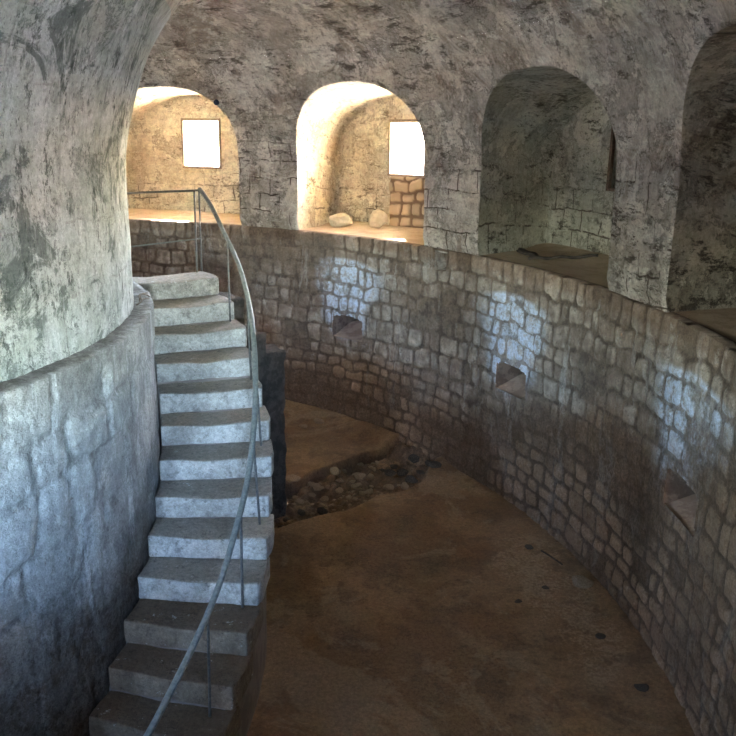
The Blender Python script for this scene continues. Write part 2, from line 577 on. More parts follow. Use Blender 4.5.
hole = sstep(.012, -.012, np.abs(np.radians(aa - 36.4) * RO) - .14) * sstep(-.34, -.31, zz) * sstep(-.02, -.06, zz)
h = h - hole * .22
face = face * (1 - hole)
tone = tone * (1 - hole)
r = RO - h
V = np.stack([r * np.cos(np.radians(aa)), r * np.sin(np.radians(aa)), zz], -1)
V[-1, :, 2] -= .007 * sstep(.45, .75, fbm(s[-1] / .25, s[-1] * 0, 0, 77, 3))
V = np.concatenate([V, pol(RO + .12, A, .004)[None], pol(RO + .2, A, -.012)[None]], 0)
p2 = np.zeros((2, len(A)))
painted_light = np.concatenate([painted_light, p2], 0)
earth = np.concatenate([earth, earth[-1:], p2[:1]], 0)
face = np.concatenate([face, p2 + .7], 0)
tone = np.concatenate([tone, p2 + .5], 0)
nr, nc = V.shape[:2]
fq = gridfaces(nr, nc, wrap=True)[:, ::-1]
cf = np.concatenate([cut, cut[-2:] & False], 0).ravel()
fq = fq[~cf[fq].any(1)].copy()
me = mesh_from(V.reshape(-1, 3), fq, attrs={'face': face.ravel(), 'tone': tone.ravel(), 'painted_light': painted_light.ravel(), 'earth': earth.ravel()})
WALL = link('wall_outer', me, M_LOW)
for k, c in enumerate(NICHES):          # recesses with a sill sloping up to the back
    prof = [(-NW, NB), (-NW, (NB + NTOP) / 2), (-NW, NTOP)] + [(-NW * math.cos(t), NTOP + NRISE * math.sin(t)) for t in np.linspace(.2, PI - .2, 9)] + [(NW, NTOP), (NW, (NB + NTOP) / 2), (NW, NB), (NW / 2, NB), (0, NB), (-NW / 2, NB)]
    prof = np.array(prof)
    prof = np.where(np.abs(prof) > 0, prof, prof) + np.stack([.02 * np.sign(prof[:, 0]), np.where(prof[:, 1] > -1.7, .02, -.02)], -1)
    rows = []
    for d in np.linspace(0, .9, 10):
        zq = prof[:, 1].copy()
        zq = np.maximum(zq, NB - .02 + np.minimum(d, .55) * .36)
        jit = .02 * (fbm(prof[:, 0] * 6 + d * 5, prof[:, 1] * 6, 0, 300 + k, 3) - .5)
        a_ = c + np.degrees((prof[:, 0] * (1 + jit)) / RO)
        rows.append(pol(RO - .006 + d, a_, zq + jit))
    G = np.stack(rows)
    fcs = [tuple(int(v) for v in q) for q in gridfaces(len(rows), len(prof), wrap=True)]
    fcs.append(tuple(range((len(rows) - 1) * len(prof), len(rows) * len(prof))))
    nme = mesh_from(G.reshape(-1, 3), fcs)
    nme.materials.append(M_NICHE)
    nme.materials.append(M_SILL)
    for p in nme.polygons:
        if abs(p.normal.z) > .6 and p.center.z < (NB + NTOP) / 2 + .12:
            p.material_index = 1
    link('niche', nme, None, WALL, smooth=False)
tagit(WALL, 'curved pit wall of squared grey stone blocks with small slanting niches', 'wall', kind='structure')

# ---- lower drum
A = angles((-105, 40), .24, 1.5)
Z = np.arange(ZF - .06, .016, .022)
Z[-1] = .015
zz, aa = np.meshgrid(Z, A, indexing='ij')
s = np.radians(aa) * RL
h, face, tone = masonry(s, zz, steps_z(ZF, .015, .42, .34, .5, 5), 5, .34, .62, .42, .62, joint=.02, relief=.026, smear_bias=.16 * sstep(-.35, -.7, zz) - .04)
h = h + .02 * (fbm(s / .5, zz / 1.6, 0, 61, 4) - .5) + .012 * (fbm(s / .1, zz / .6, 0, 63, 3) - .5)
r = RL - .03 + h
V = np.stack([r * np.cos(np.radians(aa)), r * np.sin(np.radians(aa)), zz], -1)
V[-1, :, 2] -= .012 * fbm(s[-1] / .2, s[-1] * 0, 0, 71, 3)
ring = [pol(np.full(len(A), q), A, .018 + .03 * (fbm(s[-1] / .12, s[-1] * 0 + q * 9, 0, 73, 3) - .5)) for q in (RL - .08, RL - .14, RI - .03)]
V = np.concatenate([V, np.stack(ring)], 0)
earth = sstep(.4, -.5, zz + 1.55 + 1.5 * (fbm(s / .9, zz / .9, 0, 245, 5) - .5))  # earth stain with the drum's lower shade painted in
pad = np.zeros((3, len(A)))
earth = np.concatenate([earth, pad + .4], 0)
face = np.concatenate([face, pad], 0)
tone = np.concatenate([tone, pad + .3], 0)
nr, nc = V.shape[:2]
me = mesh_from(V.reshape(-1, 3), gridfaces(nr, nc, wrap=True), attrs={'face': face.ravel(), 'tone': tone.ravel(), 'earth': earth.ravel()})
tagit(link('wall_drum_base', me, M_DRUML), 'rendered lower part of the round central drum beside the stairs', 'wall', kind='structure')


# ---- vault profile
def rv(z):
    z = np.asarray(z, float)
    d = np.clip(z - ZS, 0, RV)
    return RM + np.sqrt(np.maximum(RV * RV - d * d, 0))


def plaster_off(x, y, z, amp=.03, seed=0):
    return amp * (fbm(x * 1.6, y * 1.6, z * 1.6, seed, 4) - .5) * 2


# ---- upper drum wall running into the annular vault
ZT = 2.95
A = np.arange(-180, 180, .75)
zl = np.arange(-.02, ZS, .06)
ph0 = math.asin((ZT - ZS) / RV)
drum = [(RI, q) for q in zl] + [(RM - RV * math.cos(t), ZS + RV * math.sin(t)) for t in np.linspace(0, .62, 16)]
vault = [(RM - RV * math.cos(t), ZS + RV * math.sin(t)) for t in np.linspace(.62, PI - ph0, 52)]


def revolve(prof, name, mat, label, cat, flip):
    r = np.array([p[0] for p in prof])[:, None] + 0 * A[None]
    z = np.array([p[1] for p in prof])[:, None] + 0 * A[None]
    a = np.radians(A)[None] + 0 * r
    x, y = r * np.cos(a), r * np.sin(a)
    off = plaster_off(x, y, z, .02, 4)
    off[0] = 0; off[-1] = 0
    r2 = r - off * (1 if not flip else 1)
    V = np.stack([r2 * np.cos(a), r2 * np.sin(a), z], -1)
    arc = np.concatenate([[0], np.cumsum(np.hypot(np.diff(r[:, 0]), np.diff(z[:, 0])))])
    uv = np.stack([a * 6.5, arc[:, None] + 0 * a], -1)
    me = mesh_from(V.reshape(-1, 3), gridfaces(len(prof), len(A), wrap=True), uv=uv.reshape(-1, 2))
    return tagit(link(name, me, mat), label, cat, kind='structure')


revolve(drum, 'wall_drum', M_DRUM, 'pale blotched plaster of the round central drum curving into the vault', 'wall', True)
revolve(vault, 'ceiling', M_ARC, 'worn ring-shaped barrel vault of grey brown plaster', 'ceiling', True)

# ---- arcade: piers, arch heads and the lower haunch of the vault, bay by bay but one wall
NJ, NA = 10, 56


def arch_pts(hw, spring, rise, n):
    """(t, z) from the foot of the right jamb (t=-hw) over the crown to the left foot"""
    P = [(-hw, spring * k / NJ) for k in range(NJ)]
    for k in range(NA + 1):
        q = PI * k / NA
        c, s_ = math.cos(q), math.sin(q)
        P.append((-hw * math.copysign(abs(c) ** (2 / n), c), spring + rise * abs(s_) ** (2 / n)))
    P += [(hw, spring * k / NJ) for k in range(NJ - 1, -1, -1)]
    return np.array(P)


FR = arch_pts(1.475, 1.40, 1.12, 2.35)
BK = arch_pts(2.2, 1.0, 1.45, 2.6)
NP = len(FR)
order = sorted(AX)
Vs, Fs, UVs = [], [], []
off = 0
MR = 12
FRONT = {}
for ax in AX:
    i = order.index(ax)
    lo = (order[i - 1] + ax) / 2 if i else (order[-1] - 360 + ax) / 2
    hi = (order[i + 1] + ax) / 2 if i < len(order) - 1 else (order[0] + 360 + ax) / 2
    sd_ = int(abs(ax) * 7)
    t = FR[:, 0] + .025 * (fbm(FR[:, 1] * 2.5 + 7, FR[:, 0] * 2.5, 0, sd_, 3) - .5)
    z = FR[:, 1] + np.where(FR[:, 1] > .05, .03 * (fbm(FR[:, 0] * 2.5, FR[:, 1] * 2.5 + 3, 0, sd_ + 3, 3) - .5), 0)
    ang = ax + np.degrees(np.arcsin(t / RO))
    FRONT[ax] = (ang, z)
    # outer rectangle of the bay in (angle, z): same number of points
    tgt_a, tgt_z = np.zeros(NP), np.zeros(NP)
    for k in range(NP):
        if k <= NJ + 8:
            tgt_a[k], tgt_z[k] = lo, ZT * (k / (NJ + 8)) if k else 0
        elif k >= NP - 1 - NJ - 8:
            kk = NP - 1 - k
            tgt_a[k], tgt_z[k] = hi, ZT * (kk / (NJ + 8))
        else:
            f = (k - NJ - 8) / (NP - 1 - 2 * (NJ + 8))
            tgt_a[k], tgt_z[k] = lo + (hi - lo) * f, ZT
    fr = np.concatenate([[0, .012, .035], np.linspace(.08, 1, MR)])[:, None]
    ga = ang[None] * (1 - fr) + tgt_a[None] * fr
    gz = z[None] * (1 - fr) + tgt_z[None] * fr
    gz[:, 0] = gz[:, -1] = -.06
    R = rv(gz)
    x, y = R * np.cos(np.radians(ga)), R * np.sin(np.radians(ga))
    o = plaster_off(x, y, gz, .028, 9) * np.minimum(fr * 12, 1) * np.minimum((1 - fr) * 6, 1)
    rim = np.array([.02, .008, 0] + [0] * MR)[:, None]        # worn arrises
    R = R - o + rim
    R[:, 0] += .07
    R[:, -1] += .07
    Vb = np.stack([R * np.cos(np.radians(ga)), R * np.sin(np.radians(ga)), gz], -1)
    Vs.append(Vb.reshape(-1, 3))
    UVs.append(np.stack([np.radians(ga) * RO, gz], -1).reshape(-1, 2))
    Fs.append(gridfaces(len(fr), NP, off)[:, ::-1])
    off += Vb.shape[0] * Vb.shape[1]
    FRONT[ax] = Vb[0]
me = mesh_from(np.concatenate(Vs), np.concatenate(Fs), uv=np.concatenate(UVs))
bm = bmesh.new(); bm.from_mesh(me); bmesh.ops.remove_doubles(bm, verts=bm.verts, dist=.0008); bm.to_mesh(me); bm.free()
tagit(link('wall_arcade', me, M_ARC), 'ring of thick plastered piers and round arches above the pit wall', 'wall', kind='structure')

# ---- casemates behind the arches
WT0, WT1, WZ0, WZ1 = -.09, .80, 1.0, 1.97
OPEN = {72.3, 47.5, -50.1} | set(AX[6:9])
portals = []
for ci, ax in enumerate(AX):
    a = rad(ax)
    nrm, tan = np.array([math.cos(a), math.sin(a), 0]), np.array([-math.sin(a), math.cos(a), 0])
    up = np.array([0, 0, 1.])
    F = FRONT[ax].copy()
    F[:, 2] = np.where(F[:, 2] < .02, -.12, F[:, 2])
    dw = DW if ci < 4 else 11.95
    WT0, WT1, WZ0, WZ1 = (-.19, .70, 1.0, 1.97) if ci == 0 else (-.09, .80, 1.0, 1.97) if ci < 5 else (-.5, .5, .05, 1.0)      # unseen near-side openings, sized and set low to shape the skylight
    bk = BK.copy()
    bk[:, 1] = np.where(bk[:, 1] < .02, -.12, bk[:, 1])
    B = nrm * DB + bk[:, :1] * tan + bk[:, 1:] * up
    rows = []
    for f in np.linspace(0, .93, 12):
        p = F * (1 - f) + B * f
        o = plaster_off(p[:, 0], p[:, 1], p[:, 2], .03, 21) * min(1, f * 8)
        c = np.array([0, 0, .9]) + nrm * (p @ nrm)[:, None]
        d = c - p
        d[:, 2] *= (p[:, 2] > .1)
        d /= np.linalg.norm(d, axis=1, keepdims=True)
        rows.append(p + d * o[:, None])
    ctr = np.array([.3, 1.2])
    q = bk * 1.0
    for sft, dd in ((.985, .045), (.96, .012)):
        p2 = ctr + (bk - ctr) * sft
        p2[:, 1] = np.where(bk[:, 1] < .05, bk[:, 1], p2[:, 1])
        rows.append(nrm * (DB - dd) + p2[:, :1] * tan + p2[:, 1:] * up)
    # window rectangle sampled with the same count, going round from bottom right, up, over, down to bottom left
    rect = np.zeros((NP, 2))
    kq = 18
    for k in range(NP):
        if k <= kq:
            rect[k] = (WT0, WZ0 + (WZ1 - WZ0) * max(0, (k - 5) / (kq - 5)))
        elif k >= NP - 1 - kq:
            rect[k] = (WT1, WZ0 + (WZ1 - WZ0) * max(0, (NP - 1 - k - 5) / (kq - 5)))
        else:
            f = (k - kq) / (NP - 1 - 2 * kq)
            rect[k] = (WT0 + (WT1 - WT0) * f, WZ1)
    p0 = ctr + (bk - ctr) * .96
    p0[:, 1] = np.where(bk[:, 1] < .05, bk[:, 1], p0[:, 1])
    for f in np.linspace(.12, 1, 9):
        p2 = p0 * (1 - f) + rect * f
        x3 = nrm * DB + p2[:, :1] * tan + p2[:, 1:] * up
        o = plaster_off(x3[:, 0], x3[:, 1], x3[:, 2], .02, 31) * (f < .99)
        rows.append(x3 - nrm * o[:, None])
    V = np.stack(rows)
    nrw = len(rows)
    uv = np.zeros((nrw, NP, 2))
    arc = np.concatenate([[0], np.cumsum(np.linalg.norm(np.diff(BK, axis=0), axis=1))])
    for k in range(nrw):
        if k < 13:
            uv[k] = np.stack([np.full(NP, k * .16 + ci * 3.1), arc], -1)
        else:
            uv[k] = np.stack([V[k] @ tan + ci * 5.3, V[k][:, 2]], -1)
    faces = gridfaces(nrw, NP)
    # part of the back wall under the window
    # (row ends meet along the floor line below the sill)
    base = nrw * NP
    V = V.reshape(-1, 3)
    uv = uv.reshape(-1, 2)
    # wall below the sill: quad strip between the two ends of the back-wall rows
    ex, exuv, exf = [], [], []
    first = 14
    nb = 8
    for k in range(first, nrw):
        pa, pb = V[k * NP], V[k * NP + NP - 1]
        for m in range(nb + 1):
            f = m / nb
            ex.append(pa * (1 - f) + pb * f)
            exuv.append((ex[-1] @ tan + ci * 5.3, ex[-1][2]))
    exf = gridfaces(nrw - first, nb + 1, base)[:, ::-1]
    V = np.concatenate([V, np.array(ex)])
    uv = np.concatenate([uv, np.array(exuv)])
    # reveal through the thick outer wall
    base = len(V)
    rc = [(WT0, WZ0), (WT1, WZ0), (WT1, WZ1), (WT0, WZ1)]
    rv_, ruv = [], []
    NT_ = 7
    for k in range(NT_):
        d = DB + (dw - DB) * k / (NT_ - 1)
        for m, (t_, z_) in enumerate(rc + rc[:1]):
            rv_.append(nrm * d + tan * t_ + up * z_)
            ruv.append((m * .8 + ci, d))
    V = np.concatenate([V, np.array(rv_)])
    uv = np.concatenate([uv, np.array(ruv)])
    faces = np.concatenate([faces, exf, gridfaces(NT_, 5, base)])
    me = mesh_from(V, faces, uv=uv)
    bm = bmesh.new(); bm.from_mesh(me); bmesh.ops.remove_doubles(bm, verts=bm.verts, dist=.0005)
    bmesh.ops.recalc_face_normals(bm, faces=bm.faces); bm.to_mesh(me); bm.free()
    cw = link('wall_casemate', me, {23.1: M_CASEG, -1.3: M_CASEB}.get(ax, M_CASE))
    lab = {72.3: 'bright plastered casemate behind the arch beside the drum, square window',
           47.5: 'bright plastered casemate with two loose stones and a window over rough masonry',
           23.1: 'dim greenish casemate with a dark boarded window edge',
           -1.3: 'dark brown casemate behind the arch at the far right'}.get(ax, 'plastered casemate on the camera side of the ring')
    tagit(cw, lab, 'wall', kind='structure')
    # sharp reveal edges
    cen = nrm * dw + tan * ((WT0 + WT1) / 2) + up * ((WZ0 + WZ1) / 2)
    if ax in OPEN:
        portals.append((cen, nrm, (WT1 - WT0, WZ1 - WZ0)))
    wn = None
    if ci < 3:
        wn = empty('window_%d' % (ci + 1), tuple(nrm * (DB - .005) + tan * ((WT0 + WT1) / 2) + up * WZ0))
        wn.rotation_euler = (0, 0, a + PI / 2)
        tagit(wn, ['square sunlit window opening in the casemate beside the drum',
                   'square sunlit window opening above the rough masonry patch',
                   'boarded dark window in the dim greenish casemate'][ci], 'window', kind='structure')
        w_, hgt = WT1 - WT0, WZ1 - WZ0
        bmf = bmesh.new()
        for (x0, x1, z0, z1) in ((-w_ / 2 - .02, -w_ / 2 + .035, 0, hgt), (w_ / 2 - .035, w_ / 2 + .02, 0, hgt), (-w_ / 2 - .02, w_ / 2 + .02, hgt - .03, hgt + .03), (-w_ / 2 - .02, w_ / 2 + .02, -.03, .02)):
            g = bmesh.ops.create_cube(bmf, size=1)
            for v in g['verts']:
                v.co = Vector(((x0 + x1) / 2 + v.co.x * (x1 - x0), v.co.y * .06 + .0, (z0 + z1) / 2 + v.co.z * (z1 - z0)))
        bmesh.ops.bevel(bmf, geom=bmf.edges[:], offset=.006, segments=1, affect='EDGES')
        mf = bpy.data.meshes.new('frame'); bmf.to_mesh(mf); bmf.free()
        link('window_frame', mf, M_FRAME if ci < 2 else M_WOOD, wn, smooth=False)
    if ax not in OPEN:
        par = wn
        bmf = bmesh.new()
        npl = 5
        for k in range(npl):
            g = bmesh.ops.create_cube(bmf, size=1)
            x0 = -.445 + .89 * k / npl
            for v in g['verts']:
                v.co = Vector((x0 + .089 + v.co.x * .175, v.co.y * .04, (WZ1 - WZ0) / 2 + v.co.z * (WZ1 - WZ0)))
        g = bmesh.ops.create_cube(bmf, size=1)
        for v in g['verts']:
            v.co = Vector((v.co.x * .93, -.035 + v.co.y * .02, (WZ1 - WZ0) / 2 + v.co.z * 1.01))
        mf = bpy.data.meshes.new('shutter'); bmf.to_mesh(mf); bmf.free()
        if par is None:
            par = empty('window_%d' % (ci + 1), tuple(nrm * (DB - .005) + tan * ((WT0 + WT1) / 2) + up * WZ0))
            par.rotation_euler = (0, 0, a + PI / 2)
            tagit(par, 'boarded window of the dark casemate at the far right', 'window', kind='structure')
        sh = link('shutter', mf, M_WOOD, par, smooth=False)
        sh.location = (0, -.14, 0)
    if ax == 47.5:            # exposed rough masonry under the second window
        tt = np.arange(-1.0, .801, .02); z2 = np.arange(-.01, 1.0, .02)
        zz, ts = np.meshgrid(z2, tt, indexing='ij')
        h, face, tone = masonry(ts, zz, np.array([-.3, -.02, .2, .46, .66, .9, 1.2]), 15, .24, .40, .9, 1.0, joint=.02, relief=.05)
        edge = sstep(.80, .74, ts + .05 * (vn(zz / .12, ts * 0, 0, 4) - .5)) * sstep(-1.0, -.94, ts) * sstep(1.0, .95, zz)
        P = nrm * DB - nrm * ((.02 + h) * edge - .03 * (1 - edge))[..., None] + tan * ts[..., None] + up * zz[..., None]
        m2 = mesh_from(P.reshape(-1, 3), gridfaces(*zz.shape), attrs={'face': face.ravel(), 'tone': tone.ravel()})
        n2 = NT('warm_rough_masonry')
        cc = n2.mix(n2.attr('tone'), (.42, .30, .20), (.56, .42, .29))
        cc = n2.mix(n2.attr('face'), (.20, .13, .085), cc)
        n2.bump(n2.noise(20, 6, .7), .6, .02)
        link('rough_masonry', m2, n2.done(cc), cw)

# ------------------------------------------------------------------ floors
# pit floor with the broken radial trench
A = np.concatenate([np.arange(-60, 26, .5), np.arange(26, 46, .17), np.arange(46, 66, .5), np.arange(66, 300, 3.0)])
Rr = np.concatenate([np.arange(4.75, 6.6, .07), np.arange(6.6, 10.02, .03)])
rr, aa = np.meshgrid(Rr, A, indexing='ij')
x, y = rr * np.cos(np.radians(aa)), rr * np.sin(np.radians(aa))
z = ZF + .02 * (fbm(x * .8, y * .8, 0, 50, 4) - .5)
near = 30.4 + 3.2 * sstep(8.8, 9.9, rr) + 1.4 * sstep(7.6, 8.4, rr) * 1 + .9 * (vn(rr * 3, rr * 0, 0, 5) - .5)
far = 39.8 + 1.4 * sstep(7.3, 8.3, rr) + .8 * (vn(rr * 4, rr * 0 + 2, 0, 6) - .5)
tr = sstep(-.2, .25, aa - near) * sstep(.12, -.12, aa - far)
lump = fbm(x * 5, y * 5, 0, 51, 4)
z = z - tr * (.16 - .30 * (lump - .45)) - .15 * sstep(.35, .6, fbm(x * 1.5, y * 1.5, 0, 55, 3)) * np.exp(-((aa - far + .45) / .35) ** 2) * (rr > 6.5) * (rr < 9.8)
heap = sstep(9.35, 9.95, rr + .3 * (vn(aa / 2.5, aa * 0, 0, 8) - .5)) * (sstep(32, 37, aa) * .9 + .15)
z = z + heap * .16 + .02 * heap * (lump - .5)
sand = sstep(.45, .62, .62 * np.exp(-((rr - 9.35) / .45) ** 2) * sstep(-2, 5, aa) * sstep(22, 16, aa) + .5 * fbm(x * 1.3, y * 1.3, 0, 57, 5))
P = np.stack([x, y, z], -1)
trench = tr * sstep(.35, .6, lump)
me = mesh_from(P.reshape(-1, 3), gridfaces(len(Rr), len(A), wrap=True), attrs={'broken': tr.ravel(), 'sand': sand.ravel()})
n = NT('pit_floor')
c = n.mix(n.rng(n.noise(.7, 8, .65, dist=.4), .35, .65), (.20, .118, .066), (.265, .165, .095))
c = n.mix(n.rng(n.noise(2.7, 8, .7), .5, .72, 0, .6), c, (.14, .09, .058))
c = n.mix(n.rng(n.noise(.55, 7, .7, dist=.9), .56, .66, 0, .5), c, (.30, .215, .145))
c = n.mix(n.math('MULTIPLY', n.attr('sand'), n.rng(n.noise(3, 9, .78), .35, .65, 0, .75)), c, (.34, .24, .16))
c = n.mix(n.math('MULTIPLY', n.attr('broken'), n.rng(n.noise(5, 7, .7), .3, .6, .3, .9)), c, (.125, .085, .058))
c = n.grain(c, .22)
c = n.mix(n.rng(n.noise(26, 6, .8), .66, .76, 0, .5), c, (.07, .048, .034))
n.bump(n.math('ADD', n.noise(4, 8, .7), n.math('MULTIPLY', n.noise(30, 6, .7), .35)), .5, .03)
tagit(link('floor', me, n.done(c)), 'bare brown earth floor of the pit crossed by a broken trench', 'floor', kind='structure')

# gallery floor behind the rim
A = angles((-70, 95), .4, 2.0)
Rr = np.concatenate([[RO + .085], np.arange(RO + .15, 13.0, .07)])
rr, aa = np.meshgrid(Rr, A, indexing='ij')
x, y = rr * np.cos(np.radians(aa)), rr * np.sin(np.radians(aa))
z = .0 + .035 * (fbm(x * 1.5, y * 1.5, 0, 52, 4) - .45) * sstep(RO + .1, RO + .4, rr) + .06 * sstep(10.9, 11.9, rr)
me = mesh_from(np.stack([x, y, z], -1).reshape(-1, 3), gridfaces(len(Rr), len(A), wrap=True))
tagit(link('floor_gallery', me, M_GAL), 'dusty brown gallery floor running through the casemates', 'floor', kind='structure')

# ground outside the fort
A = np.arange(0, 360, 6.0)
P = np.concatenate([pol(q, A, -.9) for q in (DW - .4, 20., 45., 160.)])
tagit(link('ground', mesh_from(P, gridfaces(4, len(A), wrap=True)), M_OUT), 'pale sunlit ground outside the windows', 'ground', kind='structure')

# ------------------------------------------------------------------ staircase
stair = empty('staircase', (0, 0, ZF))
tagit(stair, 'curved flight of worn limestone steps climbing around the central drum', 'staircase')
HS = .2314


def noz(i): return 33.087 - 4.493 * i + .0343 * i * i
def stz(i): return -.0476 - HS * i


R0, R1 = 4.895, 6.02
for i in range(15):
    aF = noz(i)
    aB = noz(i - 1) + 1.0 if i else 38.3
    z1 = stz(i)
    z0 = z1 - HS + .004 if i < 14 else ZF
    rmid = (R0 + R1) / 2
    dep = rad(aB - aF) * rmid
    rs = random.Random(i)
    ja, jr, jz = rs.uniform(-.15, .15), rs.uniform(-.02, .01), rs.uniform(-.006, .006)

    def mp(P, aF=aF, aB=aB, z0=z0, ja=ja, jr=jr, dep=dep):
        u = P[:, 0] + (R1 - R0) / 2
        v = (P[:, 1] + dep / 2) / dep
        r_ = R0 + u + jr * u / (R1 - R0)
        r_ = r_ - .05 * np.maximum(0, .25 - v) * (u / (R1 - R0)) * 2
        a_ = aF + (aB - aF) * v + ja * (u / (R1 - R0)) * (1 - v)
        q = pol(r_, a_, 0)
        q[:, 2] = P[:, 2] + z0 - ZF
        return q

    def wear(P, s_=i):
        tp = sstep(.02, .09, P[:, 2])
        P[:, 2] -= tp * .016 * np.exp(-((P[:, 0] + .02) / .3) ** 2) * (1.2 - P[:, 1] * 2)
        return P
    me = rough_box(R1 - R0, dep, z1 - z0, res=.055, rnd=.022, amp=.013, nsc=5, seed=i + 1, mapfn=mp, wear=wear)
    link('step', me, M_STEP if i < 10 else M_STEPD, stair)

# masonry carrying the flight, under the steps and set back from their ends
NS = 72
As = np.linspace(-33, 38.0, NS)
Vv, rowz = [], 10
for q in range(rowz):
    for rq in (R1 - .13,):
        pass
tops = []
for a_ in As:
    i = 0
    while i < 14 and a_ < noz(i):
        i += 1
    tops.append(stz(i) - HS + .03)
tops = np.array(tops)
tops = np.maximum(tops, ZF + .02)
f = np.linspace(0, 1, rowz)[:, None]
zz = ZF - .02 + (tops[None] - ZF + .02) * f
ro = R1 - .10 + .03 * (fbm(As[None] / 6 + 0 * zz, zz * 3, 0, 91, 4) - .5)
O = np.stack([ro * np.cos(np.radians(As))[None], ro * np.sin(np.radians(As))[None], zz - ZF], -1)
I2 = pol(np.full(NS, R0 + .0), As, tops - ZF)[None]
I3 = pol(np.full(NS, R0 + .0), As, 0 * tops - .02)[None]
G = np.concatenate([O, I2, I3], 0)
fc = [tuple(int(v) for v in q) for q in gridfaces(G.shape[0], NS)]
fc.append(tuple((k * NS) for k in range(G.shape[0] - 1, -1, -1)))
fc.append(tuple((k * NS + NS - 1) for k in range(G.shape[0])))
me = mesh_from(G.reshape(-1, 3), fc)
o = link('stair_base', me, M_SIDE, stair, smooth=False)
o['label'] = 'dark rendered masonry under the steps'

# rough stepped pier propping the upper landing
pier_blocks = [(5.94, 6.26, 31.5, 37.5, ZF, -.32), (6.2, 6.56, 31.6, 37.2, ZF, -.80), (6.48, 6.83, 31.8, 37.0, ZF, -1.07)]
for k, (ra, rb, a0, a1, z0, z1) in enumerate(pier_blocks):
    def mp(P, ra=ra, rb=rb, a0=a0, a1=a1, z0=z0):
        u = P[:, 0] + (rb - ra) / 2
        v = (P[:, 1] + .32) / .64
        q = pol(ra + u, a0 + (a1 - a0) * v, 0)
        q[:, 2] = P[:, 2] + z0 - ZF
        return q
    me = rough_box(rb - ra, .64, z1 - z0, res=.07, rnd=.03, amp=.045, nsc=6, seed=40 + k, mapfn=mp)
    o = link('support_pier', me, M_DARK, stair)
    if k == 0:
        o['label'] = 'dark rough stone pier propping the top of the flight'

# ------------------------------------------------------------------ handrail
hr = empty('handrail', tuple(pol(5.9, np.array(37.2), stz(0))))
tagit(hr, 'thin grey iron handrail on slender posts along the open side of the curved steps', 'handrail')
hloc = np.array(hr.location)
RAIL = [(39, 1.08), (37.4, 1.01), (35.2, .91), (33.0, .785), (29.6, .575), (27.6, .465), (22.4, .22), (18.5, -.01), (13.5, -.24), (8.1, -.55), (4.5, -.83), (.3, -1.12), (-2.2, -1.30), (-6.2, -1.48), (-9.5, -1.70), (-13.3, -1.89), (-16.3, -2.02), (-19.2, -2.16), (-21.6, -2.29), (-26, -2.5)]
ra_ = np.array([p[0] for p in RAIL][::-1]); rz_ = np.array([p[1] for p in RAIL][::-1])
def RRf(a): return np.interp(a, [12, 20, 30, 37.3], [5.86, 5.89, 5.92, 5.97])


def rail_z(a):
    return sum(np.interp(a + d, ra_, rz_) for d in (-1.6, -.8, 0, .8, 1.6)) / 5


aS = np.arange(37.3, -26.1, -1.0)
pts = [tuple(pol(RRf(a), np.array(a), rail_z(a)) - hloc) for a in aS]
pts = [tuple(np.array(pts[0]) + np.array([-.004, .012, -.05]))] + pts
me = tube_mesh(pts, .02, 10, flat=(.027, .02))
o = link('rail', me, M_RAIL, hr)
posts = [(0, 37.1, 5.88), (0, 37.6, 5.97), (2, 27.9, 5.92), (4, 18.7, 5.91), (6, 10.3, 5.905), (8, 1.9, 5.905), (10, -4.8, 5.85), (12, -13.2, 5.84)]
for i, a_, r_ in posts:
    zb = stz(i) + .006
    b = pol(r_, np.array(a_), zb) - hloc
    t = pol(RRf(a_) if r_ != 5.88 else 5.885, np.array(min(a_, 37.5)), rail_z(a_) - .01) - hloc
    n_ = 12
    P = [b + (t - b) * k / n_ for k in range(n_ + 1)]
    me = tube_mesh([tuple(p) for p in P], .0115, 8)
    link('post', me, M_POST, hr)
# short guard rails running from the top posts to the drum
for nm, z0, z1, rr_ in (('guard_rail', .985, .96, .013), ('lower_guard_rail', .38, .30, .009)):
    P = [pol(5.96 - (5.96 - 4.72) * k / 8, np.array(37.6 + 1.5 * k / 8), z0 + (z1 - z0) * k / 8) - hloc for k in range(9)]
    link(nm, tube_mesh([tuple(p) for p in P], rr_, 8), M_RAIL, hr)

# ------------------------------------------------------------------ loose stones, rubble, sticks
def place(name, me, mat, loc, rz, label, cat, group=None, rx=0, ry=0):
    o = link(name, me, mat, smooth=False)
    o.location = loc
    o.rotation_euler = (rx, ry, rz)
    return tagit(o, label, cat, group)


def gz(r, a):           # gallery floor height
    x, y = r * math.cos(rad(a)), r * math.sin(rad(a))
    return float(.035 * (fbm(np.array([x * 1.5]), np.array([y * 1.5]), 0, 52, 4)[0] - .45) + .06 * sstep(10.9, 11.9, np.array([r]))[0])


def at(r, a, z): return tuple(float(v) for v in pol(r, np.array(float(a)), z))


place('fallen_stone', rock_mesh(.52, .30, .24, 3), M_ROCK, at(11.0, 55.0, gz(11.0, 55.0) - .01), rad(-35),
      'long pale loose stone lying at the corner of the bright casemate', 'stone', 'loose stones in the bright casemate')
place('fallen_stone', rock_mesh(.30, .26, .34, 5), M_ROCK, at(11.2, 51.0, gz(11.2, 51.0) - .01), rad(20),
      'upright pale loose stone under the window masonry of the bright casemate', 'stone', 'loose stones in the bright casemate', rx=.15)
